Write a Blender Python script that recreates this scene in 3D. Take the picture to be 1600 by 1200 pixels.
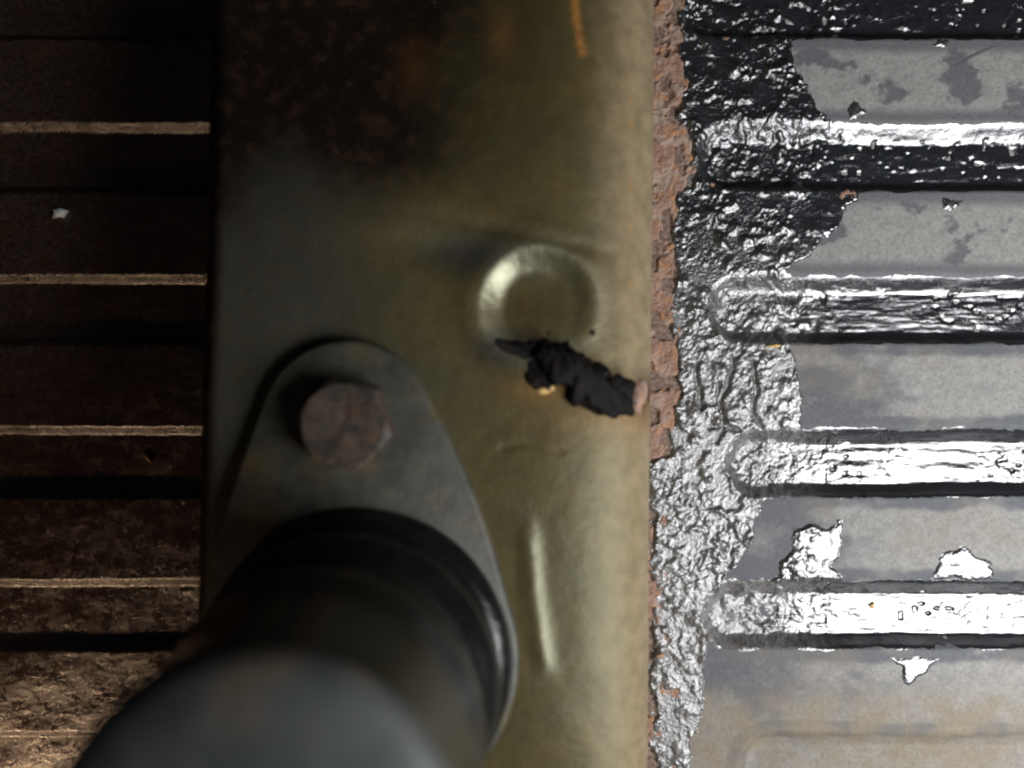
import bpy, math
import numpy as np

# ------------------------------------------------------------------ scene / camera / light
scene = bpy.context.scene
for o in list(bpy.data.objects):
    bpy.data.objects.remove(o, do_unlink=True)
C = scene.collection
MM = 0.001
CAM_Z = 190.0                 # mm above the panel
FPX = 1155.0                  # focal length in photo pixels (26 mm equivalent lens)

cam_data = bpy.data.cameras.new('camera')
cam = bpy.data.objects.new('camera', cam_data); C.objects.link(cam)
cam.location = (0, 0, CAM_Z * MM)
cam_data.sensor_width = 36.0
cam_data.lens = 36.0 * FPX / 1600.0
cam_data.clip_start = 0.005
cam_data.clip_end = 50.0
cam_data.dof.use_dof = True
cam_data.dof.focus_distance = 0.190
cam_data.dof.aperture_fstop = 5.6
scene.camera = cam

world = bpy.data.worlds.new('World'); scene.world = world
world.use_nodes = True
bg = world.node_tree.nodes['Background']
bg.inputs['Color'].default_value = (0.62, 0.75, 1.0, 1)
bg.inputs['Strength'].default_value = 0.010

def area_lamp(name, loc, target, sx, sy, watt, color, spread=180):
    d = bpy.data.lights.new(name, 'AREA')
    d.shape = 'RECTANGLE'; d.size = sx * MM; d.size_y = sy * MM
    d.energy = watt; d.color = color
    d.spread = math.radians(spread)
    o = bpy.data.objects.new(name, d); C.objects.link(o)
    from mathutils import Vector
    o.location = Vector(loc) * MM
    o.rotation_euler = (Vector(target) - Vector(loc)).to_track_quat('-Z', 'Y').to_euler()
    return o
# daylight coming in from the open side, beyond the lower right corner
area_lamp('daylight_lamp', (215, -100, 200), (95, 0, 0), 172, 150, 1.45, (0.97, 0.98, 1.0), 170)
# warm hand lamp beyond the lower left corner
area_lamp('warm_hand_lamp', (-205, -205, 84), (-130, -92, 0), 24, 24, 0.038, (1.0, 0.66, 0.40), 75)

scene.view_settings.view_transform = 'Standard'
scene.view_settings.look = 'None'
scene.view_settings.gamma = 1.0
scene.view_settings.use_curve_mapping = False
scene.view_settings.exposure = 0.0
scene.cycles.filter_width = 2.1

# ------------------------------------------------------------------ helpers
def hash2(ix, iy, seed):
    h = (ix.astype(np.int64) * 374761393 + iy.astype(np.int64) * 668265263 + seed * 1442695041) & 0xFFFFFFFF
    h = ((h ^ (h >> 13)) * 1274126177) & 0xFFFFFFFF
    h = (h ^ (h >> 16)) & 0xFFFFFFFF
    h = (h * 2246822519) & 0xFFFFFFFF
    h = h ^ (h >> 15)
    return (h & 0xFFFFFF) / float(0xFFFFFF)
def vnoise(x, y, seed=0):
    ix = np.floor(x); iy = np.floor(y)
    fx = x - ix; fy = y - iy
    fx = fx * fx * fx * (fx * (fx * 6 - 15) + 10); fy = fy * fy * fy * (fy * (fy * 6 - 15) + 10)
    a = hash2(ix, iy, seed); b = hash2(ix + 1, iy, seed)
    c = hash2(ix, iy + 1, seed); d = hash2(ix + 1, iy + 1, seed)
    return (a + (b - a) * fx) * (1 - fy) + (c + (d - c) * fx) * fy
def fbm(x, y, seed=0, octv=4, gain=0.5):
    s = 0; amp = 1; tot = 0
    for k in range(octv):
        ca, sa = math.cos(0.6 * k), math.sin(0.6 * k)
        s = s + amp * (vnoise((x * ca - y * sa) * 2 ** k, (x * sa + y * ca) * 2 ** k, seed + k * 17) * 2 - 1)
        tot += amp; amp *= gain
    return s / tot
def sstep(a, b, x):
    t = np.clip((x - a) / (b - a), 0, 1)
    return t * t * (3 - 2 * t)

def poly_sd(px, py, pts):
    """signed distance to a polygon, positive inside"""
    d = np.full(px.shape, 1e9); ins = np.zeros(px.shape, bool)
    n = len(pts)
    for i in range(n):
        x1, y1 = pts[i]; x2, y2 = pts[(i + 1) % n]
        ex, ey = x2 - x1, y2 - y1
        t = np.clip(((px - x1) * ex + (py - y1) * ey) / (ex * ex + ey * ey), 0, 1)
        d = np.minimum(d, np.hypot(px - x1 - t * ex, py - y1 - t * ey))
        c = ((y1 > py) != (y2 > py)) & (px < ex * (py - y1) / (ey if ey else 1e-9) + x1)
        ins ^= c
    return np.where(ins, d, -d)
def line_d(px, py, pts):
    d = np.full(px.shape, 1e9)
    for (x1, y1), (x2, y2) in zip(pts[:-1], pts[1:]):
        ex, ey = x2 - x1, y2 - y1
        t = np.clip(((px - x1) * ex + (py - y1) * ey) / (ex * ex + ey * ey), 0, 1)
        d = np.minimum(d, np.hypot(px - x1 - t * ex, py - y1 - t * ey))
    return d

def grid_normals(X, Y, Z):
    P = np.stack([X, Y, Z], -1)
    du = np.gradient(P, axis=1); dv = np.gradient(P, axis=0)
    n = np.cross(du, dv)
    return n / (np.linalg.norm(n, axis=-1, keepdims=True) + 1e-12)

def grid_object(name, X, Y, Z, fmask, mat, parent=None, attrs=None, N=None):
    """faces of a grid (mm) chosen by fmask, as one mesh object with smooth analytic normals"""
    ny, nx = X.shape
    jj, ii = np.nonzero(fmask)
    a = jj * nx + ii
    quads = np.stack([a, a + 1, a + nx + 1, a + nx], 1)
    used, inv = np.unique(quads.ravel(), return_inverse=True)
    me = bpy.data.meshes.new(name)
    co = np.stack([X.ravel()[used], Y.ravel()[used], Z.ravel()[used]], 1).astype(np.float32) * MM
    me.vertices.add(len(used)); me.vertices.foreach_set('co', co.ravel())
    me.loops.add(len(inv)); me.loops.foreach_set('vertex_index', inv.astype(np.int32))
    me.polygons.add(len(quads))
    me.polygons.foreach_set('loop_start', np.arange(0, len(inv), 4, dtype=np.int32))
    me.polygons.foreach_set('loop_total', np.full(len(quads), 4, np.int32))
    me.polygons.foreach_set('use_smooth', np.ones(len(quads), bool))
    me.update(calc_edges=True)
    for k, v in (attrs or {}).items():
        at = me.attributes.new(k, 'FLOAT', 'POINT')
        at.data.foreach_set('value', v.ravel()[used].astype(np.float32))
    if N is not None:
        me.normals_split_custom_set_from_vertices(N.reshape(-1, 3)[used].astype(np.float32))
    me.materials.append(mat)
    o = bpy.data.objects.new(name, me); C.objects.link(o)
    if parent: o.parent = parent
    return o

def mesh_object(name, verts, faces, mat, parent=None, smooth=True, sharp_deg=None):
    me = bpy.data.meshes.new(name)
    me.from_pydata([(x * MM, y * MM, z * MM) for x, y, z in verts], [], faces)
    me.update()
    if smooth:
        me.polygons.foreach_set('use_smooth', [True] * len(me.polygons))
        if sharp_deg: me.set_sharp_from_angle(angle=math.radians(sharp_deg))
    me.materials.append(mat)
    o = bpy.data.objects.new(name, me); C.objects.link(o)
    if parent: o.parent = parent
    return o
def tag(o, label=None, cat=None, group=None, kind=None):
    if label: o['label'] = label
    if cat: o['category'] = cat
    if group: o['group'] = group
    if kind: o['kind'] = kind
    return o
def empty(name, x, y, z):
    o = bpy.data.objects.new(name, None); C.objects.link(o)
    o.location = (x * MM, y * MM, z * MM); o.empty_display_size = 0.005
    return o
def px2mm(px, py, z):
    s = (CAM_Z - z) / FPX
    return ((px - 800) * s, (600 - py) * s)

# ---- material builder
class Mat:
    def __init__(self, name):
        self.m = bpy.data.materials.new(name); self.m.use_nodes = True
        self.t = self.m.node_tree; self.n = self.t.nodes
        self.b = self.n['Principled BSDF']
        self.geo = self.n.new('ShaderNodeNewGeometry')
        mp = self.n.new('ShaderNodeVectorMath'); mp.operation = 'SCALE'; mp.inputs['Scale'].default_value = 1000.0
        self.t.links.new(self.geo.outputs['Position'], mp.inputs[0])
        self.P = mp.outputs[0]                      # position in mm
    def link(self, a, b): self.t.links.new(a, b)
    def noise(self, scale, detail=4, rough=0.55, stretch=None, dist=0.0):
        """scale = features per mm"""
        nd = self.n.new('ShaderNodeTexNoise'); nd.inputs['Scale'].default_value = scale
        nd.inputs['Detail'].default_value = detail; nd.inputs['Roughness'].default_value = rough
        nd.inputs['Distortion'].default_value = dist
        src = self.P
        if stretch:
            v = self.n.new('ShaderNodeVectorMath'); v.operation = 'MULTIPLY'; v.inputs[1].default_value = stretch
            self.link(src, v.inputs[0]); src = v.outputs[0]
        self.link(src, nd.inputs['Vector'])
        return nd.outputs['Fac']
    def ramp(self, fac, stops):
        r = self.n.new('ShaderNodeValToRGB')
        el = r.color_ramp.elements
        while len(el) < len(stops): el.new(0.5)
        for e, (p, c) in zip(el, stops):
            e.position = p; e.color = (c, c, c, 1) if isinstance(c, (int, float)) else (*c, 1)
        self.link(fac, r.inputs['Fac'])
        return r.outputs['Color']
    def mix(self, fac, a, b):
        m = self.n.new('ShaderNodeMix'); m.data_type = 'RGBA'
        for s, v in ((m.inputs[0], fac), (m.inputs[6], a), (m.inputs[7], b)):
            if isinstance(v, (int, float)): s.default_value = v
            elif isinstance(v, tuple): s.default_value = (*v, 1)
            else: self.link(v, s)
        return m.outputs[2]
    def math(self, op, a, b=0.0, clamp=False):
        m = self.n.new('ShaderNodeMath'); m.operation = op; m.use_clamp = clamp
        for s, v in ((m.inputs[0], a), (m.inputs[1], b)):
            if isinstance(v, (int, float)): s.default_value = v
            else: self.link(v, s)
        return m.outputs[0]
    def attr(self, name):
        a = self.n.new('ShaderNodeAttribute'); a.attribute_name = name
        return a.outputs['Fac']
    def bump(self, h, dist_mm, strength=1.0, prev=None):
        b = self.n.new('ShaderNodeBump'); b.inputs['Strength'].default_value = strength
        b.inputs['Distance'].default_value = dist_mm * MM
        self.link(h, b.inputs['Height'])
        if prev is not None: self.link(prev, b.inputs['Normal'])
        return b.outputs['Normal']
    def out(self, color=None, rough=None, normal=None, spec=None, ior=None, metal=None):
        for key, v in (('Base Color', color), ('Roughness', rough), ('Normal', normal),
                       ('Specular IOR Level', spec), ('IOR', ior), ('Metallic', metal)):
            if v is None: continue
            s = self.b.inputs[key]
            if isinstance(v, (int, float)): s.default_value = v
            elif isinstance(v, tuple): s.default_value = (*v, 1)
            else: self.link(v, s)
        return self.m

# ------------------------------------------------------------------ materials
def m_panel():
    m = Mat('weathered_grey_paint')
    n1 = m.noise(0.12, 5, 0.6); n2 = m.noise(0.9, 5, 0.65); n3 = m.noise(4.0, 3, 0.6)
    grey = m.mix(m.ramp(m.mix(0.45, n2, m.noise(0.3, 6, 0.75)), [(0.40, 0), (0.60, 1)]), (0.150, 0.144, 0.136), (0.245, 0.236, 0.222))
    film = m.math('ADD', m.attr('film'), m.math('MULTIPLY', m.math('SUBTRACT', n2, 0.5), 0.9), True)
    c = m.mix(film, grey, (0.070, 0.073, 0.080))
    tan = m.math('MULTIPLY', m.attr('tan'), m.ramp(n1, [(0.35, 0.35), (0.65, 1)]), True)
    c = m.mix(tan, c, m.mix(n2, (0.125, 0.098, 0.066), (0.21, 0.178, 0.128)))
    # speckle of grit
    c = m.mix(m.ramp(n3, [(0.66, 0), (0.74, 0.5)]), c, (0.34, 0.33, 0.31))
    c = m.mix(m.ramp(m.noise(1.7, 3, 0.6), [(0.30, 0.6), (0.38, 0)]), c, (0.05, 0.05, 0.055))
    c = m.mix(m.attr('rusty'), c, m.mix(m.ramp(n2, [(0.35, 0), (0.65, 1)]), (0.06, 0.036, 0.028), (0.22, 0.150, 0.118)))
    # darker brown, glossier tone of the left side
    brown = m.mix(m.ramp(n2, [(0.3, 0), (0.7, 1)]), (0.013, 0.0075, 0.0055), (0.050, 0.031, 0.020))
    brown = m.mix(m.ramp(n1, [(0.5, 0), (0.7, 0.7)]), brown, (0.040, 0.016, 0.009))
    c = m.mix(m.attr('left_side'), c, brown)
    r = m.math('ADD', m.math('MULTIPLY', m.attr('left_side'), m.math('SUBTRACT', m.math('MULTIPLY', m.ramp(m.noise(0.22, 5, 0.7), [(0.42, 0), (0.6, 1)]), 0.30), 0.66)), m.math('ADD', m.math('MULTIPLY', film, -0.15), m.math('ADD', 0.66, m.math('MULTIPLY', n2, 0.2))))
    b = m.bump(n2, 0.22, 0.8); b = m.bump(n3, 0.06, 0.7, b)
    b = m.bump(m.math('MULTIPLY', m.attr('left_side'), m.noise(0.7, 5, 0.7, (0.6, 1, 1))), 0.25, 0.5, b)
    return m.out(c, r, b, spec=m.math('ADD', 0.22, m.math('MULTIPLY', m.attr('left_side'), 0.65)))
def m_tar():
    m = Mat('glossy_black_undercoat')
    n1 = m.noise(0.25, 4, 0.6); n2 = m.noise(1.3, 4, 0.6); n3 = m.noise(3.2, 3, 0.6)
    greying = m.math('MULTIPLY', m.attr('greying'), m.ramp(m.noise(0.5, 6, 0.7), [(0.34, 0.25), (0.58, 1)]), True)
    c = m.mix(n1, (0.006, 0.007, 0.008), (0.020, 0.021, 0.023))
    c = m.mix(m.math('MULTIPLY', greying, 0.85), c, (0.135, 0.125, 0.116))
    c = m.mix(m.ramp(n3, [(0.70, 0), (0.76, 0.6)]), c, (0.20, 0.12, 0.07))
    r = m.math('ADD', 0.11, m.math('MULTIPLY', m.math('ADD', m.math('MULTIPLY', greying, 1.0), m.math('MULTIPLY', n2, 0.3)), 0.28))
    lump = m.attr('lump')
    b = m.bump(n2, 0.5, 0.55)
    bn = m.n[b.node.name]
    m.link(m.math('ADD', 0.06, m.math('MULTIPLY', lump, 0.42)), bn.inputs['Strength'])
    b2 = m.bump(n3, 0.12, 0.5, b)
    return m.out(c, r, b2, ior=2.1)
def m_rust(name='flaking_rust', dark=1.0):
    m = Mat(name)
    n1 = m.noise(0.35, 5, 0.65); n2 = m.noise(1.6, 5, 0.7); n3 = m.noise(5, 3, 0.6)
    c = m.mix(m.ramp(n2, [(0.3, 0), (0.7, 1)]), tuple(x * dark for x in (0.12, 0.060, 0.036)), tuple(x * dark for x in (0.34, 0.205, 0.145)))
    c = m.mix(m.ramp(m.noise(0.18, 5, 0.7), [(0.45, 0), (0.6, 0.8)]), c, (0.33, 0.25, 0.205))
    c = m.mix(m.ramp(n1, [(0.52, 0), (0.70, 0.85)]), c, tuple(x * dark for x in (0.40, 0.17, 0.05)))
    c = m.mix(m.ramp(n3, [(0.30, 0.8), (0.42, 0)]), c, (0.03, 0.017, 0.014))
    b = m.bump(n2, 0.5, 0.9); b = m.bump(n3, 0.15, 0.8, b)
    return m.out(c, m.math('ADD', 0.5, m.math('MULTIPLY', n2, 0.35)), b, spec=0.4)
def m_rail():
    m = Mat('olive_grimy_paint')
    n1 = m.noise(0.045, 5, 0.6, dist=0.6); n2 = m.noise(0.25, 5, 0.6); n3 = m.noise(1.8, 4, 0.6)
    c = m.mix(m.ramp(n2, [(0.3, 0), (0.7, 1)]), (0.046, 0.033, 0.0100), (0.074, 0.055, 0.0185))
    c = m.mix(m.ramp(n1, [(0.40, 0.0), (0.62, 0.75)]), c, (0.044, 0.037, 0.0155))
    grime_shade = m.math('ADD', m.attr('grime_shade'), m.math('MULTIPLY', m.math('SUBTRACT', n2, 0.5), 0.7), True)
    grime_shade = m.math('MULTIPLY', grime_shade, m.ramp(m.attr('grime_shade'), [(0.02, 0), (0.15, 1)]))
    c = m.mix(m.math('MULTIPLY', m.attr('edge'), m.ramp(n2, [(0.25, 0.45), (0.65, 1)]), True), c, (0.200, 0.152, 0.090))  # paler tone of the lit right rounding, put into the colour
    c = m.mix(grime_shade, c, (0.028, 0.027, 0.023))
    c = m.mix(m.math('MULTIPLY', m.attr('soot_shade'), m.ramp(n3, [(0.3, 0.8), (0.6, 1)]), True), c, m.mix(m.ramp(n2, [(0.5, 0), (0.75, 1)]), (0.007, 0.0045, 0.004), (0.034, 0.017, 0.009)))  # painted shadow, plus the sooty smudge round the grease
    rs = m.math('MULTIPLY', m.attr('stain'), m.ramp(n3, [(0.30, 0.35), (0.6, 1)]), True)
    c = m.mix(rs, c, (0.30, 0.125, 0.03))
    c = m.mix(m.ramp(m.noise(2.6, 2, 0.5), [(0.74, 0), (0.78, 0.7)]), c, (0.30, 0.28, 0.22))
    r = m.math('ADD', m.math('ADD', m.math('SUBTRACT', 0.38, m.math('MULTIPLY', m.attr('worn'), 0.10)), m.math('MULTIPLY', m.attr('soot_shade'), 0.40)), m.math('MULTIPLY', n3, 0.22))
    b = m.bump(n2, 0.5, 0.5); b = m.bump(n3, 0.10, 0.6, b)
    return m.out(c, r, b, spec=m.math("SUBTRACT", m.math("ADD", 0.36, m.math('MULTIPLY', m.attr('worn'), m.math('MULTIPLY', n3, 2.2))), m.math('MULTIPLY', m.attr('soot_shade'), 0.34)))
def m_dark(name, base, lite, rough, bumpmm=0.25, sc=0.3, rust=None, spec=0.5):
    m = Mat(name)
    n1 = m.noise(sc, 5, 0.6); n2 = m.noise(sc * 5, 4, 0.65)
    c = m.mix(m.ramp(n1, [(0.35, 0), (0.68, 1)]), base, lite)
    if rust: c = m.mix(m.ramp(m.noise(sc * 0.45, 4, 0.6), [(0.52, 0), (0.72, 0.75)]), c, rust)
    b = m.bump(n1, bumpmm, 0.6); b = m.bump(n2, bumpmm * 0.35, 0.7, b)
    return m.out(c, m.math('ADD', rough, m.math('MULTIPLY', n2, 0.18)), b, spec=spec)

PANEL = m_panel(); TAR = m_tar(); RUST = m_rust(); RAIL = m_rail()
RAIL.node_tree.nodes['Principled BSDF'].inputs['Specular Tint'].default_value = (0.98, 1.0, 0.72, 1)
STEEL = m_dark('grimy_bracket_steel', (0.026, 0.026, 0.021), (0.054, 0.052, 0.038), 0.40, sc=0.22, rust=(0.088, 0.060, 0.022), spec=0.4)
RUBBER = m_dark('black_rubber', (0.004, 0.004, 0.0045), (0.008, 0.008, 0.0075), 0.08, spec=0.42)
CAPM = m_dark('lit_rubber_cap', (0.034, 0.038, 0.040), (0.066, 0.070, 0.068), 0.55, 0.3, 0.12, rust=(0.13, 0.085, 0.040))  # lit blue-grey look of the end face put into its colour
BOLT = m_dark('rusty_bolt_steel', (0.024, 0.018, 0.014), (0.060, 0.043, 0.030), 0.45, 0.45, 0.6, rust=(0.120, 0.062, 0.030), spec=0.35)
GREASE = m_dark('black_grease', (0.0012, 0.0009, 0.0010), (0.0045, 0.0026, 0.0020), 0.36, 0.9, 0.7, rust=(0.012, 0.006, 0.004), spec=0.14)
AMBER = m_rust('orange_rust_chip', 1.35)
STONE = m_dark('pale_grit', (0.45, 0.46, 0.46), (0.62, 0.62, 0.60), 0.45, 0.1, 1.5)
STRAW = m_dark('straw_yellow_debris', (0.42, 0.25, 0.06), (0.55, 0.38, 0.15), 0.5, 0.1, 1.5)

# ------------------------------------------------------------------ the ribbed floor panel
S0 = FPX / CAM_Z                                     # px per mm on the panel
xs = np.concatenate([np.arange(-230, -135, 2.5), np.arange(-135, -60, 0.45), np.arange(-60, 30, 3.0),
                     np.arange(30, 137, 0.28), np.arange(137, 232, 2.5)])
ys = np.concatenate([np.arange(-180, -103, 2.0), np.arange(-103, 103, 0.28), np.arange(103, 182, 2.0)])
X, Y = np.meshgrid(xs, ys)
PX = 800 + S0 * X; PY = 600 - S0 * Y                 # photo-pixel coordinates of panel points
GC = [246 + 238.5 * k for k in range(-3, 6)]
GEND = {0: 1010, 1: 1010, 2: 1050, 3: 1080, 4: 1098, 5: 1125, 6: 1088, 7: 1150, 8: 1100}
HALF, BOT, DEPTH = 9.9, 3.5, 3.7
wob = 0.55 * fbm(X * 0.05, Y * 0.05, 5, 3) + 0.16 * fbm(X * 0.25, Y * 0.1, 6, 3)
Z = np.zeros_like(X); GD = np.full(X.shape, 1e9); GID = np.full(X.shape, -1)
for k, pc in enumerate(GC):
    yc = (600 - pc) / S0
    xe = (GEND[k] - 800) / S0 + HALF
    for side in (1, -1):
        if side == 1: dx = np.maximum(xe - X, 0)
        else: dx = np.maximum(X - (-62.0), 0)
        d = np.hypot(dx, Y - yc + wob)
        up = Y - yc + wob > 0
        b0_, h0_, dp = (np.where(up, 3.9, 5.6), np.where(up, 9.9, 9.2), DEPTH) if side == 1 else (6.6, 9.5, 2.7)
        zz = -dp * (1 - sstep(b0_, h0_, d))
        if side == 1: pick = X > 0
        else: pick = X <= 0
        Z = np.where(pick & (d < HALF), np.minimum(Z, zz), Z)
        GID = np.where(pick & (d < HALF) & (d < GD), k * 2 + (side < 0), GID)
        GD = np.where(pick, np.minimum(GD, d), GD)
Z += 0.22 * fbm(X * 0.035, Y * 0.035, 9, 3)
Z += (0.06 * fbm(X * 0.45, Y * 0.8, 19, 4, 0.6) + 0.30 * fbm(X * 0.09, Y * 0.12, 20, 3)) * (X < 0)

inter = lambda tab, v: np.interp(v, [t[0] for t in tab], [t[1] for t in tab])
wx = 20 * fbm(PX / 44, PY / 44, 21, 5, 0.68); wy = 14 * fbm(PX / 44, PY / 44, 31, 5, 0.68)
QX, QY = PX + wx, PY + wy
# thick coating: ragged right limit on the flats, all along the grooves
XB = inter([(-200, 1230), (58, 1235), (66, 1245), (130, 1250), (180, 1290), (300, 1350), (350, 1302), (390, 1270),
            (430, 1225), (545, 1240), (610, 1247), (675, 1258), (780, 1190), (845, 1182), (870, 1165), (905, 1135),
            (1015, 1110), (1040, 1105), (1120, 1100), (1170, 1085), (1400, 1070)], QY)
XL = inter([(-200, 1058), (60, 1062), (150, 1055), (275, 1082), (300, 1060), (420, 1048), (560, 1056), (700, 1048),
            (725, 1012), (800, 1015), (1020, 1014), (1060, 1016), (1500, 1020)], PY) + 22 * fbm(PX / 34, PY / 34, 41, 5, 0.65)
t_flat = np.minimum(XB - QX, PX - XL)
gfade = np.where(PY > 1120, -60, 0)
t_groove = np.minimum((HALF * 1.03 - GD) * S0 * 0.9 + 0.35 * wy + gfade, PX - XL)
t_groove = np.where(X > 0, t_groove, -99)
TARF = np.maximum(t_flat, t_groove)
holes = -10 + 34 * (vnoise(PX / 16, PY / 16, 77) - 0.80)
TARF = np.minimum(TARF, np.where((PX < 1300) & (PX > 1060), -holes * 1.2 + 4, 99))
for crack in ([(1176, 566), (1180, 610), (1174, 650), (1186, 668)], [(1124, 600), (1130, 668), (1120, 690)],
              [(1105, 668), (1130, 664), (1150, 672)],
              [(1090, 570), (1094, 640)], [(1140, 560), (1138, 600), (1124, 640)]):
    TARF = np.minimum(TARF, line_d(PX + 0.4 * wx, PY + 0.4 * wy, crack) - 1.6)
ISLES = [[(1240, 828), (1268, 818), (1284, 824), (1317, 814), (1316, 868), (1302, 880), (1318, 908), (1200, 914), (1222, 878), (1236, 860)],
         [(1472, 864), (1502, 852), (1524, 866), (1550, 876), (1552, 906), (1448, 906), (1458, 888)],
         [(1388, 1028), (1468, 1026), (1464, 1040), (1436, 1060), (1414, 1074), (1408, 1046)],
         [(1322, 168), (1336, 160), (1352, 168), (1358, 182), (1330, 186)],
         [(1466, 60), (1486, 66), (1470, 77), (1452, 72)],
         [(1470, 312), (1508, 314), (1494, 328), (1476, 326)]]
ix = 9 * fbm(PX / 18, PY / 18, 33, 4, 0.65); iy = 9 * fbm(PX / 18, PY / 18, 35, 4, 0.65)
isle_f = [poly_sd(PX + ix, PY + iy, p) for p in ISLES]
speck = 26 * (vnoise(PX / 9, PY / 9, 177) * (0.75 + 0.4 * vnoise(PX / 90, PY / 70, 179)) - 0.93)
TARF = np.maximum(TARF, np.where((PX > 1080), speck, -99))
# rust scale along the rail foot
XR = inter([(-200, 1062), (275, 1086), (300, 1068), (420, 1054), (560, 1060), (700, 1052), (724, 1020), (800, 1034), (1150, 1064), (1500, 1070)], PY)
RUSTF = XR + 12 * fbm(PX / 26, PY / 26, 51, 4, 0.6) - PX
RUSTF = np.minimum(RUSTF, 34 * (0.66 - vnoise(PX / 20, PY / 26, 59)) + 6 * fbm(PX / 8, PY / 8, 60, 3))
RUSTF = np.where(PX > 980, RUSTF, -99)
RUSTF = np.where(PY > 720, np.minimum(RUSTF, 30 * fbm(PX / 22, PY / 30, 57, 3) - 1), RUSTF)
RUSTF = np.maximum(RUSTF, np.where(PX > 1000, 0, -999) + 8 - np.hypot((PX - 1325) * 0.7, (PY - 305)) * 0.9 + 0.7 * wy)
RUSTF = np.maximum(RUSTF, 7 - np.hypot((PX - 1134) * 0.7, PY - 60) + 0.5 * wy)

# slow colour fields for the paint
film = np.zeros_like(X)
film = np.maximum(film, 0.75 * sstep(1500, 1250, PX) * ((PY > 540) & (PY < 700)))
film = np.maximum(film, 0.70 * sstep(1420, 1200, PX) * (PY > 700) * sstep(1150, 1080, PY))
film = np.maximum(film, 0.85 * sstep(0.14, 0.34, fbm(PX / 60, PY / 45, 61, 5, 0.6)) * (PY < 540))
film = np.maximum(film, 0.8 * sstep(22, 4, np.abs(GD - HALF) * S0))
film = np.maximum(film, 1.3 * np.exp(-(line_d(PX, PY, [(1492, 103), (1516, 88), (1552, 72)]) / 3.0) ** 2))
film = np.where(PY > 540, sstep(0.10, 0.85, film + 0.75 * fbm(PX / 70, PY / 50, 63, 6, 0.65) + 0.05), film)
film = np.where(PX < 1075, 0.2, film)
film = np.where(X > 0, film, 0.0)
tan = sstep(1040, 1130, PY) * np.where(X > 0, 1, 0) + 0.35 * sstep(0.1, 0.6, fbm(PX / 90, PY / 60, 71, 3)) * (PY > 500) * (X > 0) + 0.8 * (PX < 1075) * (X > 0)
left_side = np.where(X < 0, 1.0, 0.0)  # whole left half of the panel: darker brown, glossier
rusty = sstep(1085, 1062, PX + 0.5 * wx) * (X > 0)
PA = dict(rusty=rusty, film=film, tan=np.clip(tan, 0, 1), left_side=left_side)

def fcell(A):                                        # vertex field -> face field
    return 0.25 * (A[:-1, :-1] + A[1:, :-1] + A[:-1, 1:] + A[1:, 1:])
def fmax(A): return np.maximum(np.maximum(A[:-1, :-1], A[1:, :-1]), np.maximum(A[:-1, 1:], A[1:, 1:]))
N0 = grid_normals(X, Y, Z)
gidf = GID[:-1, :-1]
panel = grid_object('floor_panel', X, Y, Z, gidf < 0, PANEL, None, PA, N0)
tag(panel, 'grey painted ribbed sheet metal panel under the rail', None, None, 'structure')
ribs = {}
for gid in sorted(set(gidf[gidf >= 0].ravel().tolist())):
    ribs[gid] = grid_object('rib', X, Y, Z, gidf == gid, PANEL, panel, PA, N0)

# coating geometry
lump = sstep(1330, 1180, PX) * 0.9 + 0.08 + 0.45 * sstep(330, 120, PY) * np.maximum(sstep(1420, 1250, PX), sstep(6.0, 3.5, GD)) + 0.25 * sstep(0.2, 0.6, fbm(PX / 70, PY / 40, 83, 3))
lump = np.clip(lump + 0.22 * sstep(-0.1, 0.4, fbm(PX / 50, PY / 30, 84, 4)) * sstep(500, 700, PY), 0, 1)
greying = np.clip(0.75 * sstep(330, 560, PY) * sstep(1330, 1200, PX) + 0.7 * sstep(860, 1050, PY) * sstep(1250, 1120, PX), 0, 1)  # coating turns greyer downwards and towards the rail
cl = sstep(-0.25, 0.35, fbm(X * 0.12, Y * 0.12, 89, 3))
blob = 1.6 * np.maximum(0, fbm(X * 0.30, Y * 0.30, 90, 3, 0.5)) + cl * (1.0 * np.maximum(0, fbm(X * 0.62, Y * 0.62, 91, 2, 0.5)) + 0.35 * np.maximum(0, fbm(X * 1.3, Y * 1.3, 93, 2, 0.5)))
sag = fbm(X * 0.06, Y * 0.42, 95, 3)
thw = 0.18 + 0.82 * sstep(-4, 10, t_flat)
feather = 22 * (1 - sstep(-6, 8, t_flat))
wave = fbm(X * 0.10, Y * 0.55, 301, 4, 0.55)
pit = np.maximum(0, vnoise(X * 0.55, Y * 0.8, 305) - 0.72) * sstep(0.42, 0.62, vnoise(X * 0.07, Y * 0.05, 307)) * (GD < 5.5)
trough = np.exp(-((PY - 966) / 8) ** 2) * sstep(1152, 1160, PX) * sstep(1250, 1205, PX)
relief = (0.16 + 0.16 * sstep(500, 900, PY)) * wave * (1 - 0.5 * lump) * (GD < HALF) - 1.5 * pit - 0.32 * trough
def coat(F, th, amp, lo=-2.5, hi=5.0):
    edge = sstep(lo, hi + feather, F)
    return Z - 0.12 + (th * thw + 0.26) * edge + edge * relief + edge * (amp * lump * blob * 1.3 + 0.13 * (sag + 0.4) * (1 - 0.85 * lump) + 0.05 * fbm(X * 1.6, Y * 1.6, 97, 2) * lump)
ZT = coat(TARF, 0.42, 0.55)
NT = grid_normals(X, Y, ZT)
TA = dict(lump=lump, greying=greying)
tsel = fmax(TARF) > -2.4
grid_object('undercoating', X, Y, ZT, tsel & (gidf < 0), TAR, panel, TA, NT)
for gid, rb in ribs.items():
    if (tsel & (gidf == gid)).any():
        grid_object('undercoating', X, Y, ZT, tsel & (gidf == gid), TAR, rb, TA, NT)
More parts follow.
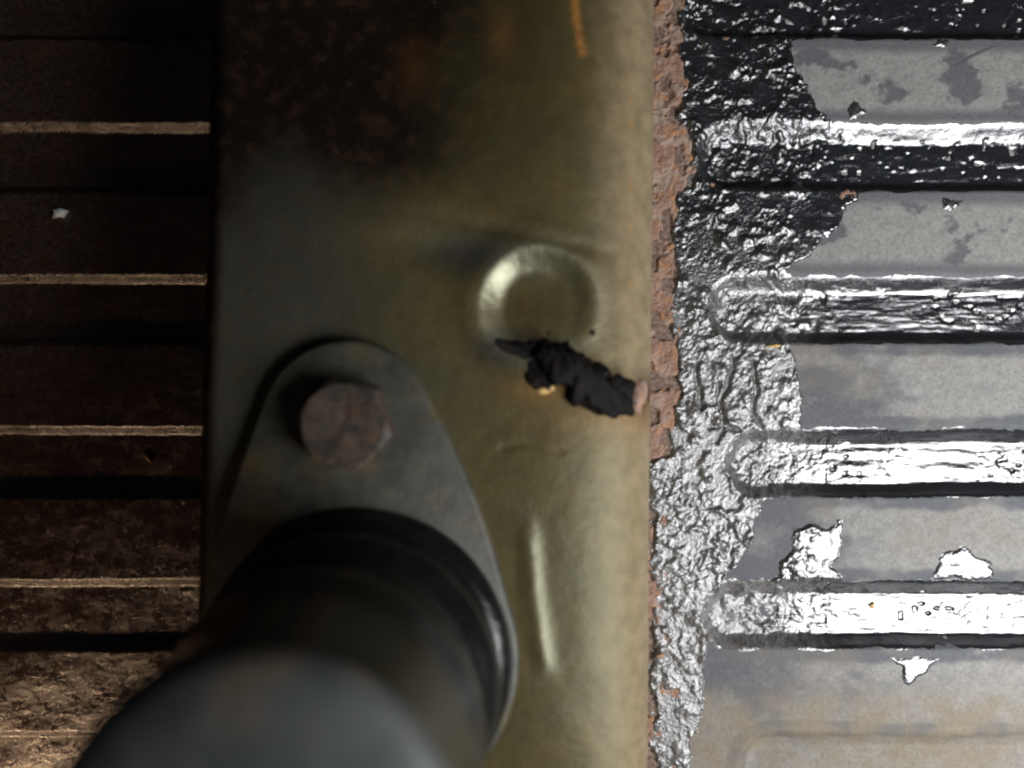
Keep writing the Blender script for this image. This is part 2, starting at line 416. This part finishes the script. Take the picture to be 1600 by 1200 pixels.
for F in isle_f:
    thw = 1.0; feather = 3.0; ZI = coat(F, 0.16, 0.5)
    fm = fmax(F) > -2.4
    if fm.any(): grid_object('coating_flake', X, Y, ZI, fm, TAR, panel, dict(lump=lump * 0 + 0.65, greying=greying * 0 + 0.25), grid_normals(X, Y, ZI))
er = sstep(-2.5, 4.0, RUSTF)
ZR = Z - 0.12 + er * (0.55 + 0.55 * np.round(3 * vnoise(X * 0.28, Y * 0.28, 111)) / 3 + 0.35 * fbm(X * 0.7, Y * 0.7, 113, 4))
grid_object('rust_scale', X, Y, ZR, fmax(RUSTF) > -2.4, RUST, panel, None, grid_normals(X, Y, ZR))

# ------------------------------------------------------------------ the frame rail
RH = 40.0                                            # height of its top face above the panel
SR = FPX / (CAM_Z - RH)
yr = np.concatenate([np.arange(-175, -88, 1.5), np.arange(-88, 86, 0.4), np.arange(86, 176, 1.5)])
# unit cross-section: (side parameter, x fraction handled below)
RL, RR = 5.0, 21.0
sec = []
for z in np.linspace(0.3, RH - RL, 8)[:-1]: sec.append(('L', 0, z))
for a in np.linspace(0, math.pi / 2, 12): sec.append(('L', RL - RL * math.cos(a), RH - RL + RL * math.sin(a)))
for f in np.linspace(0, 1, 190)[1:-1]: sec.append(('M', f, RH))
RA_ = 30.0
for a in np.linspace(math.pi / 2, 0, 70): sec.append(('R', -RA_ + RA_ * math.cos(a) ** 0.8, RH - RR + RR * math.sin(a) ** 0.8))
for z in np.linspace(RH - RR, 0.3, 6)[1:]: sec.append(('R', 0, z))
XL_ = np.interp(-yr, [-88, 88], [(322 - 800) / SR, (288 - 800) / SR])
XRt = np.interp(-yr, [-88, 88], [(1049 - 800) / SR, (1036 - 800) / SR]) + 0.25 * fbm(yr * 0.05, yr * 0, 201, 3)
XG = np.zeros((len(yr), len(sec))); ZG = np.zeros_like(XG); YG = np.repeat(yr[:, None], len(sec), 1)
TOPW = np.zeros_like(XG)
for j, (s, a, z) in enumerate(sec):
    if s == 'L': XG[:, j] = XL_ + a
    elif s == 'R': XG[:, j] = XRt + a
    else: XG[:, j] = XL_ + RL + a * ((XRt - RA_) - (XL_ + RL))
    ZG[:, j] = z
TOPW = sstep(RH - 16, RH, ZG)                        # only the upper faces are pressed and dented
bx, by = (843 - 800) / SR, (600 - 478) / SR          # pressed boss
r = np.hypot(XG - bx, YG - by)
dz = 0.55 * np.exp(-((r - 13.8) / 3.4) ** 2) * sstep(-14, 4, -0.40 * (XG - bx) + 0.92 * (YG - by))          # raised lip
dz -= 2.5 * (1 - sstep(6.8, 12.8, r)) * (0.22 + 0.78 * sstep(-11, 5, -0.40 * (XG - bx) + 0.92 * (YG - by)))                # recessed centre
# the face dips away beyond the boss, more towards the far side
dip = 8.0 * sstep(30, 84, YG) * sstep(24, -34, XG)
dz -= dip
dz -= 1.6 * np.exp(-(((XG + 13) * 0.55 + (YG - 24) * 0.25) / 6) ** 2 - ((YG - 28) / 5.0) ** 2)   # dent beside the boss
dz -= 0.5 * np.exp(-((YG - 31 + 0.2 * (XG - 0)) / 1.6) ** 2) * sstep(-30, -8, XG) * sstep(26, 12, XG)
# pressed bead running along the lower part
bd = line_d(XG, YG, [((824 - 800) / SR, (600 - 800) / SR), ((834 - 800) / SR, (600 - 930) / SR), ((852 - 800) / SR, (600 - 1052) / SR)])
dz += 0.85 * np.exp(-(bd / 1.9) ** 2) * sstep(-24, -34, YG) * sstep(-62, -54, YG)
dz += 0.5 * fbm(XG * 0.03, YG * 0.03, 211, 3) + 0.10 * fbm(XG * 0.12, YG * 0.12, 217, 3)
dz -= 0.22 * np.exp(-(line_d(XG, YG, [(-2, -13), (3, -12), (10, -14)]) / 0.8) ** 2)
ZG2 = ZG + dz * TOPW
XG = XG * (1 + dip / 150.0)
PXR = 800 + XG * SR; PYR = 600 - YG * SR
grime_shade = np.zeros_like(XG)
grime_shade = np.maximum(grime_shade, 0.85 * np.exp(-((PXR - 740) / 110) ** 2 - ((PYR - 395) / 34) ** 2))  # shade up-left of the boss, painted into the rail colour
grime_shade = np.maximum(grime_shade, 0.85 * sstep(740, 470, PXR + 60 * fbm(PXR / 120, PYR / 120, 221, 3)))  # light fading towards the left, painted as a darker tone
grime_shade = np.maximum(grime_shade, 0.8 * np.exp(-((PXR - 775) / 45) ** 2 - ((PYR - 545) / 30) ** 2))
stain = np.exp(-(line_d(PXR + 3 * fbm(PXR / 9, PYR / 9, 231, 3), PYR, [(896, -40), (902, 30), (912, 78)]) / 6) ** 2)
stain = np.maximum(stain, 0.28 * np.exp(-((PXR - 785) / 22) ** 2 - ((PYR - 45) / 40) ** 2))
stain = np.maximum(stain, 0.12 * np.exp(-((PXR - 640) / 30) ** 2 - ((PYR - 90) / 50) ** 2))
stain = np.maximum(stain, 0.35 * np.exp(-((PXR - 850) / 50) ** 2 - ((PYR - 610) / 22) ** 2))
stain = np.maximum(stain, 0.55 * np.exp(-((PXR - 992) / 5) ** 2 - ((PYR - 260) / 220) ** 2) * sstep(0.0, 0.5, fbm(PXR / 8, PYR / 20, 237, 3)))
NR = grid_normals(XG, YG, ZG2)
bossf = fcell(np.where(r < 14.6, 1.0, 0.0)) >= 0.99
edge = sstep(900, 1015, PXR + 12 * fbm(PXR / 20, PYR / 60, 251, 3))  # mask for the painted brightening where the rounding catches light
soot_shade = sstep(900, 620, PXR + 80 * fbm(PXR / 150, PYR / 150, 241, 3)) * sstep(420, 200, PYR + 80 * fbm(PXR / 110, PYR / 110, 247, 3))  # soft shadow over the far left of the face, painted dark
soot_shade = np.maximum(soot_shade, sstep(372, 344, PXR + 0.045 * PYR - 4))  # shaded left rounding, painted dark as well
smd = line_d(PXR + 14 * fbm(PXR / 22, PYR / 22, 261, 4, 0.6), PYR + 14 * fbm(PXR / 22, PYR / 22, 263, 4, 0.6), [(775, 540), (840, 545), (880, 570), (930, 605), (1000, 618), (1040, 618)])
soot_shade = np.maximum(soot_shade, 0.95 * np.exp(-(smd / 36) ** 2))
stain = np.maximum(stain, 0.30 * np.exp(-((PXR - 960) / 90) ** 2 - ((PYR - 650) / 40) ** 2))
RA = dict(grime_shade=grime_shade, stain=stain, soot_shade=soot_shade, edge=edge, worn=np.maximum(np.exp(-((r - 10.2) / 2.6) ** 2), 0.6 * np.exp(-(bd / 2.2) ** 2)))
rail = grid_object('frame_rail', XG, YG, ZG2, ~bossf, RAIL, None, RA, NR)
tag(rail, 'grimy olive brown steel frame rail with rounded edge lying across the ribbed panel', 'rail')
grid_object('boss', XG, YG, ZG2, bossf, RAIL, rail, RA, NR)['label'] = 'round pressed boss with a bright lip'

# ------------------------------------------------------------------ bump stop: flange, bolt, body
ZP = RH + 0.4
bs = empty('bump_stop', -30, -57, ZP)
tag(bs, 'round black rubber bump stop on a bolted flange tab on the rail', 'bump stop')
def local(pts): return [(x + 30, y + 57, z - ZP) for x, y, z in pts]
def lathe(profile, cx, cy, n=96, sx=0.0, sy=0.0, wobble=0.0):
    """profile [(r, z)]; the axis shears by sx, sy per mm so that the body leans"""
    z0 = profile[0][1]; v = []; f = []
    for (r_, z_) in profile:
        for i in range(n):
            a = 2 * math.pi * i / n
            rr = r_ * (1 + wobble * math.sin(3 * a + z_ * 0.11) + wobble * 0.6 * math.sin(7 * a + 1.3))
            v.append((cx + sx * (z_ - z0) + rr * math.cos(a), cy + sy * (z_ - z0) + rr * math.sin(a), z_))
    for k in range(len(profile) - 1):
        for i in range(n):
            j = (i + 1) % n
            f.append((k * n + i, k * n + j, (k + 1) * n + j, (k + 1) * n + i))
    return v, f
# flange: rounded tab round the bolt, flaring to the body
TH = 2.6
tcx, tcy = px2mm(541, 668, ZP + TH); TR = 17.5
bcx, bcy = px2mm(560, 1035, ZP + TH); BR = 32.0
dx, dy = bcx - tcx, bcy - tcy; L = math.hypot(dx, dy)
base_a = math.atan2(dy, dx); beta = math.acos((TR - BR) / L)
out = []
a0, a1 = base_a + beta, base_a - beta + 2 * math.pi
for i in range(40):
    a = a0 + (a1 - a0) * i / 39
    out.append((tcx + TR * math.cos(a), tcy + TR * math.sin(a)))
# concave waist along the right flank
b0, b1 = base_a - beta, base_a + beta
p_start = out[-1]; p_end = (bcx + BR * math.cos(b0), bcy + BR * math.sin(b0))
for i in range(1, 14):
    t = i / 14
    x = p_start[0] + (p_end[0] - p_start[0]) * t; y = p_start[1] + (p_end[1] - p_start[1]) * t
    out.append((x - 1.8 * math.sin(math.pi * t), y - 0.4 * math.sin(math.pi * t)))
for i in range(60):
    a = b0 + (b1 - b0) * i / 59
    out.append((bcx + BR * math.cos(a), bcy + BR * math.sin(a)))
p_start = out[-1]; p_end = out[0]
for i in range(1, 14):
    t = i / 14
    x = p_start[0] + (p_end[0] - p_start[0]) * t; y = p_start[1] + (p_end[1] - p_start[1]) * t
    out.append((x + 1.8 * math.sin(math.pi * t), y - 0.3 * math.sin(math.pi * t)))
cxm = sum(p[0] for p in out) / len(out); cym = sum(p[1] for p in out) / len(out)
def inset(p, d):
    vx, vy = cxm - p[0], cym - p[1]; l = math.hypot(vx, vy)
    return (p[0] + vx / l * d, p[1] + vy / l * d)
n = len(out); v = []; f = []
lev = [(0, -0.6), (0, TH * 0.55), (0.35, TH * 0.88), (1.0, TH)]
for d, z in lev:
    for p in out:
        q = inset(p, d); v.append((q[0], q[1], ZP + z))
for k in range(len(lev) - 1):
    for i in range(n):
        j = (i + 1) % n; f.append((k * n + i, k * n + j, (k + 1) * n + j, (k + 1) * n + i))
f.append(tuple((len(lev) - 1) * n + i for i in range(n)))
mesh_object('flange', local(v), f, STEEL, bs, True, 50)
# rubber body, leaning slightly, stepped rings, then the domed end
ZB = ZP + TH - 0.3
topc = px2mm(388, 1352, 105)
prof = [(30.5, ZB), (30.7, ZB + 1.2), (29.9, ZB + 2.6), (28.2, ZB + 3.6), (26.0, ZB + 5.5), (25.4, ZB + 9.0), (26.4, ZB + 11.0),
        (28.0, ZB + 12.6), (28.6, ZB + 14.2), (28.0, ZB + 16.0), (25.8, ZB + 17.6), (24.2, ZB + 20), (23.6, ZB + 24), (24.2, ZB + 27.5),
        (25.8, ZB + 29.5), (26.3, ZB + 31.5), (26.0, ZB + 33.5), (25.0, ZB + 35.5), (24.3, ZB + 40), (24.2, ZB + 48), (24.3, ZB + 56), (24.3, ZB + 59)]
HB = 62.0
shx = (topc[0] - bcx) / HB; shy = (topc[1] - bcy) / HB
v, f = lathe(prof, bcx, bcy, 120, shx, shy, 0.004)
mesh_object('body', local(v), f, RUBBER, bs)
cp = [(24.3, ZB + 59.0), (24.3, ZB + 60.2), (23.6, ZB + 61.6), (22.0, ZB + 62.6), (17.0, ZB + 63.6), (10, ZB + 64.2), (4, ZB + 64.5), (0.01, ZB + 64.5)]
v, f = lathe(cp, bcx + shx * 59, bcy + shy * 59, 120, shx, shy, 0.004)
o = mesh_object('end_cap', local(v), f, CAPM, bs); o['label'] = 'grey blue rounded end face'
# hex bolt
def hexa(cx, cy, z, rad, rot): return [(cx + rad * math.cos(rot + i * math.pi / 3), cy + rad * math.sin(rot + i * math.pi / 3), z) for i in range(6)]
ZH = ZP + TH
hcx, hcy = px2mm(536, 664, ZH + 6)
rot = math.radians(47)
NB = 48; v = []; f = []
def hexr(a, R):                                      # hexagon radius at angle a
    k = (a - rot) % (math.pi / 3) - math.pi / 6
    return R * math.cos(math.pi / 6) / math.cos(k)
rings = [(1, 9.3, -0.2), (1, 9.3, 4.6), (0.75, 9.2, 5.4), (0.15, 8.0, 6.2), (0, 7.0, 6.25), (0, 3.5, 6.0), (0, 0.01, 6.05)]
for h, R, z in rings:
    for i in range(NB):
        a = rot + 2 * math.pi * i / NB
        rr = h * hexr(a, R) + (1 - h) * R
        rr += 0.12 * math.sin(5 * a + R)
        v.append((hcx + rr * math.cos(a), hcy + rr * math.sin(a), ZH + z + 0.08 * math.sin(3 * a)))
for k in range(len(rings) - 1):
    for i in range(NB):
        j = (i + 1) % NB; f.append((k * NB + i, k * NB + j, (k + 1) * NB + j, (k + 1) * NB + i))
bolt = mesh_object('bolt', local(v), f, BOLT, bs, True, 28); bolt['label'] = 'rusty hexagonal bolt head'

# ------------------------------------------------------------------ grease lump on the rail
def rail_z(x, y):
    jr = np.argmin(np.abs(yr - y)); row = XG[jr]; sel = ZG[jr] > 20
    idx = np.nonzero(sel)[0]; k = idx[np.argmin(np.abs(row[idx] - x))]
    return float(ZG2[jr, k])
def lump_chain(pts, nseg=46, nrad=28, seed=3, amp=0.38, flat=0.55):
    """pts: (px, py, radius mm) along the lump, resting on the rail face"""
    P = []
    for px, py, rad in pts:
        x, y = px2mm(px, py, RH); P.append((x, y, rail_z(x, y), rad))
    P = np.array(P); t = np.linspace(0, 1, len(P)); tt = np.linspace(0, 1, nseg)
    Q = np.stack([np.interp(tt, t, P[:, i]) for i in range(4)], 1)
    v = []; f = []
    for k in range(nseg):
        a0 = Q[max(k - 1, 0)]; a1 = Q[min(k + 1, nseg - 1)]
        d = (a1 - a0)[:2]; d = d / (np.linalg.norm(d) + 1e-9); nx_, ny_ = -d[1], d[0]
        endf = math.sqrt(max(0, 1 - (2 * abs(tt[k] - 0.5)) ** 8))
        for i in range(nrad):
            a = 2 * math.pi * i / nrad
            nn = 1 + amp * float(fbm(np.array([Q[k, 0] * 0.5 + 2 * math.cos(a)]), np.array([Q[k, 1] * 0.5 + 2 * math.sin(a)]), seed, 4)[0]) * 1.8
            rr = Q[k, 3] * endf * nn
            v.append((Q[k, 0] + nx_ * rr * math.cos(a), Q[k, 1] + ny_ * rr * math.cos(a), Q[k, 2] - 0.3 + flat * rr * math.sin(a)))
    for k in range(nseg - 1):
        for i in range(nrad):
            j = (i + 1) % nrad; f.append((k * nrad + i, k * nrad + j, (k + 1) * nrad + j, (k + 1) * nrad + i))
    return v, f
gx, gy = px2mm(900, 590, RH)
gl = empty('grease_lump', gx, gy, RH)
tag(gl, 'ragged black grease lump smeared from the pressed boss to the rail edge', 'grease')
def rel(pts, c): return [(x - c[0], y - c[1], z - c[2]) for x, y, z in pts]
v, f = lump_chain([(838, 530, 2.4), (856, 556, 3.6), (880, 572, 4.2), (906, 592, 4.6), (932, 612, 4.2), (960, 618, 3.9), (992, 619, 3.7), (1014, 619, 3.2)], seed=7)
mesh_object('grease', rel(v, (gx, gy, RH)), f, GREASE, gl)
v, f = lump_chain([(832, 560, 1.6), (842, 585, 2.6), (856, 604, 2.2), (862, 612, 1.0)], 20, 20, seed=11)
mesh_object('grease', rel(v, (gx, gy, RH)), f, GREASE, gl)
v, f = lump_chain([(768, 535, 1.2), (795, 548, 1.9), (830, 552, 2.2), (850, 556, 1.4)], 22, 20, seed=13, flat=0.25)
mesh_object('grease', rel(v, (gx, gy, RH)), f, GREASE, gl)
v, f = lump_chain([(992, 622, 2.0), (1002, 620, 3.4), (1014, 620, 3.7), (1026, 622, 2.6)], 20, 20, seed=17, flat=0.62)
mesh_object('rust_crumb', rel(v, (gx, gy, RH)), f, RUST, gl)
v, f = lump_chain([(836, 612, 0.5), (848, 611, 1.0), (862, 606, 0.8), (868, 602, 0.4)], 14, 14, seed=19, flat=0.7)
mesh_object('rust_crumb', rel(v, (gx, gy, RH)), f, STRAW, gl)
for i, (px, py, rd) in enumerate([(886, 495, 0.62), (926, 519, 0.68), (858, 520, 0.8), (905, 508, 0.35)]):
    v, f = lump_chain([(px - 3, py - 7, rd * 0.6), (px, py, rd), (px + 2, py + 6, rd * 0.7)], 10, 12, seed=30 + i, flat=0.5)
    mesh_object('grease_speck', rel(v, (gx, gy, RH)), f, GREASE, gl)

# ------------------------------------------------------------------ debris on the panel
def floor_z(x, y):
    return float(np.max((ZT if x > 0 else Z)[np.argmin(np.abs(ys - y)), np.argmin(np.abs(xs - x))]))
def chip(name, px, py, lx, ly, h, ang, mat, label, cat, group=None, seed=0):
    x, y = px2mm(px, py, 0); z = max(floor_z(x, y), float(Z[np.argmin(np.abs(ys - y)), np.argmin(np.abs(xs - x))]))
    rng = np.random.RandomState(seed); n = 10; v = []; f = []
    rad = 1 + 0.28 * rng.randn(n)
    rad = np.clip(rad, 0.6, 1.5)
    for zz, s in ((-0.15, 0.95), (h * 0.55, 1.0), (h, 0.62)):
        for i in range(n):
            a = 2 * math.pi * i / n
            v.append((lx / 2 * rad[i] * s * math.cos(a), ly / 2 * rad[i] * s * math.sin(a), zz + 0.12 * h * rng.randn()))
    v.append((0, 0, h * 1.05))
    for k in range(2):
        for i in range(n):
            j = (i + 1) % n; f.append((k * n + i, k * n + j, (k + 1) * n + j, (k + 1) * n + i))
    for i in range(n): f.append((2 * n + i, 2 * n + (i + 1) % n, 3 * n))
    o = mesh_object(name, v, f, mat)
    o.location = (x * MM, y * MM, z * MM); o.rotation_euler = (0, 0, math.radians(ang))
    return tag(o, label, cat, group)
chip('pebble', 96, 333, 3.2, 2.8, 1.8, 10, STONE, 'pale round pebble on the dark brown side of the panel', 'pebble', seed=1)
chip('rust_sliver', 223, 717, 3.8, 0.9, 0.7, -55, STRAW, 'thin orange rust sliver lying in a groove of the dark brown side', 'rust sliver', seed=2)
chip('rust_flake', 1372, 952, 1.9, 1.3, 0.7, 40, STRAW, 'yellow flake in the brightly glaring glossy black groove', 'flake', seed=4)
chip('straw_bit', 1208, 541, 3.8, 0.8, 0.5, 4, STRAW, 'thin straw bit along the lower edge of a black coated groove', 'straw', seed=5)
chip('rust_flake', 1029, 352, 1.8, 2.8, 0.8, 20, AMBER, 'orange rust flake on the rust strip beside the rail, by black coating', 'flake', seed=6)
chip('rust_flake', 1111, 289, 1.2, 1.0, 0.6, 0, AMBER, 'tiny orange flake at the rounded end of a black coated groove', 'flake', seed=7)
chip('rust_flake', 1030, 1020, 1.8, 1.5, 0.7, 0, RUST, 'reddish brown flake at the rail foot on the peeling grey coating', 'flake', seed=8)
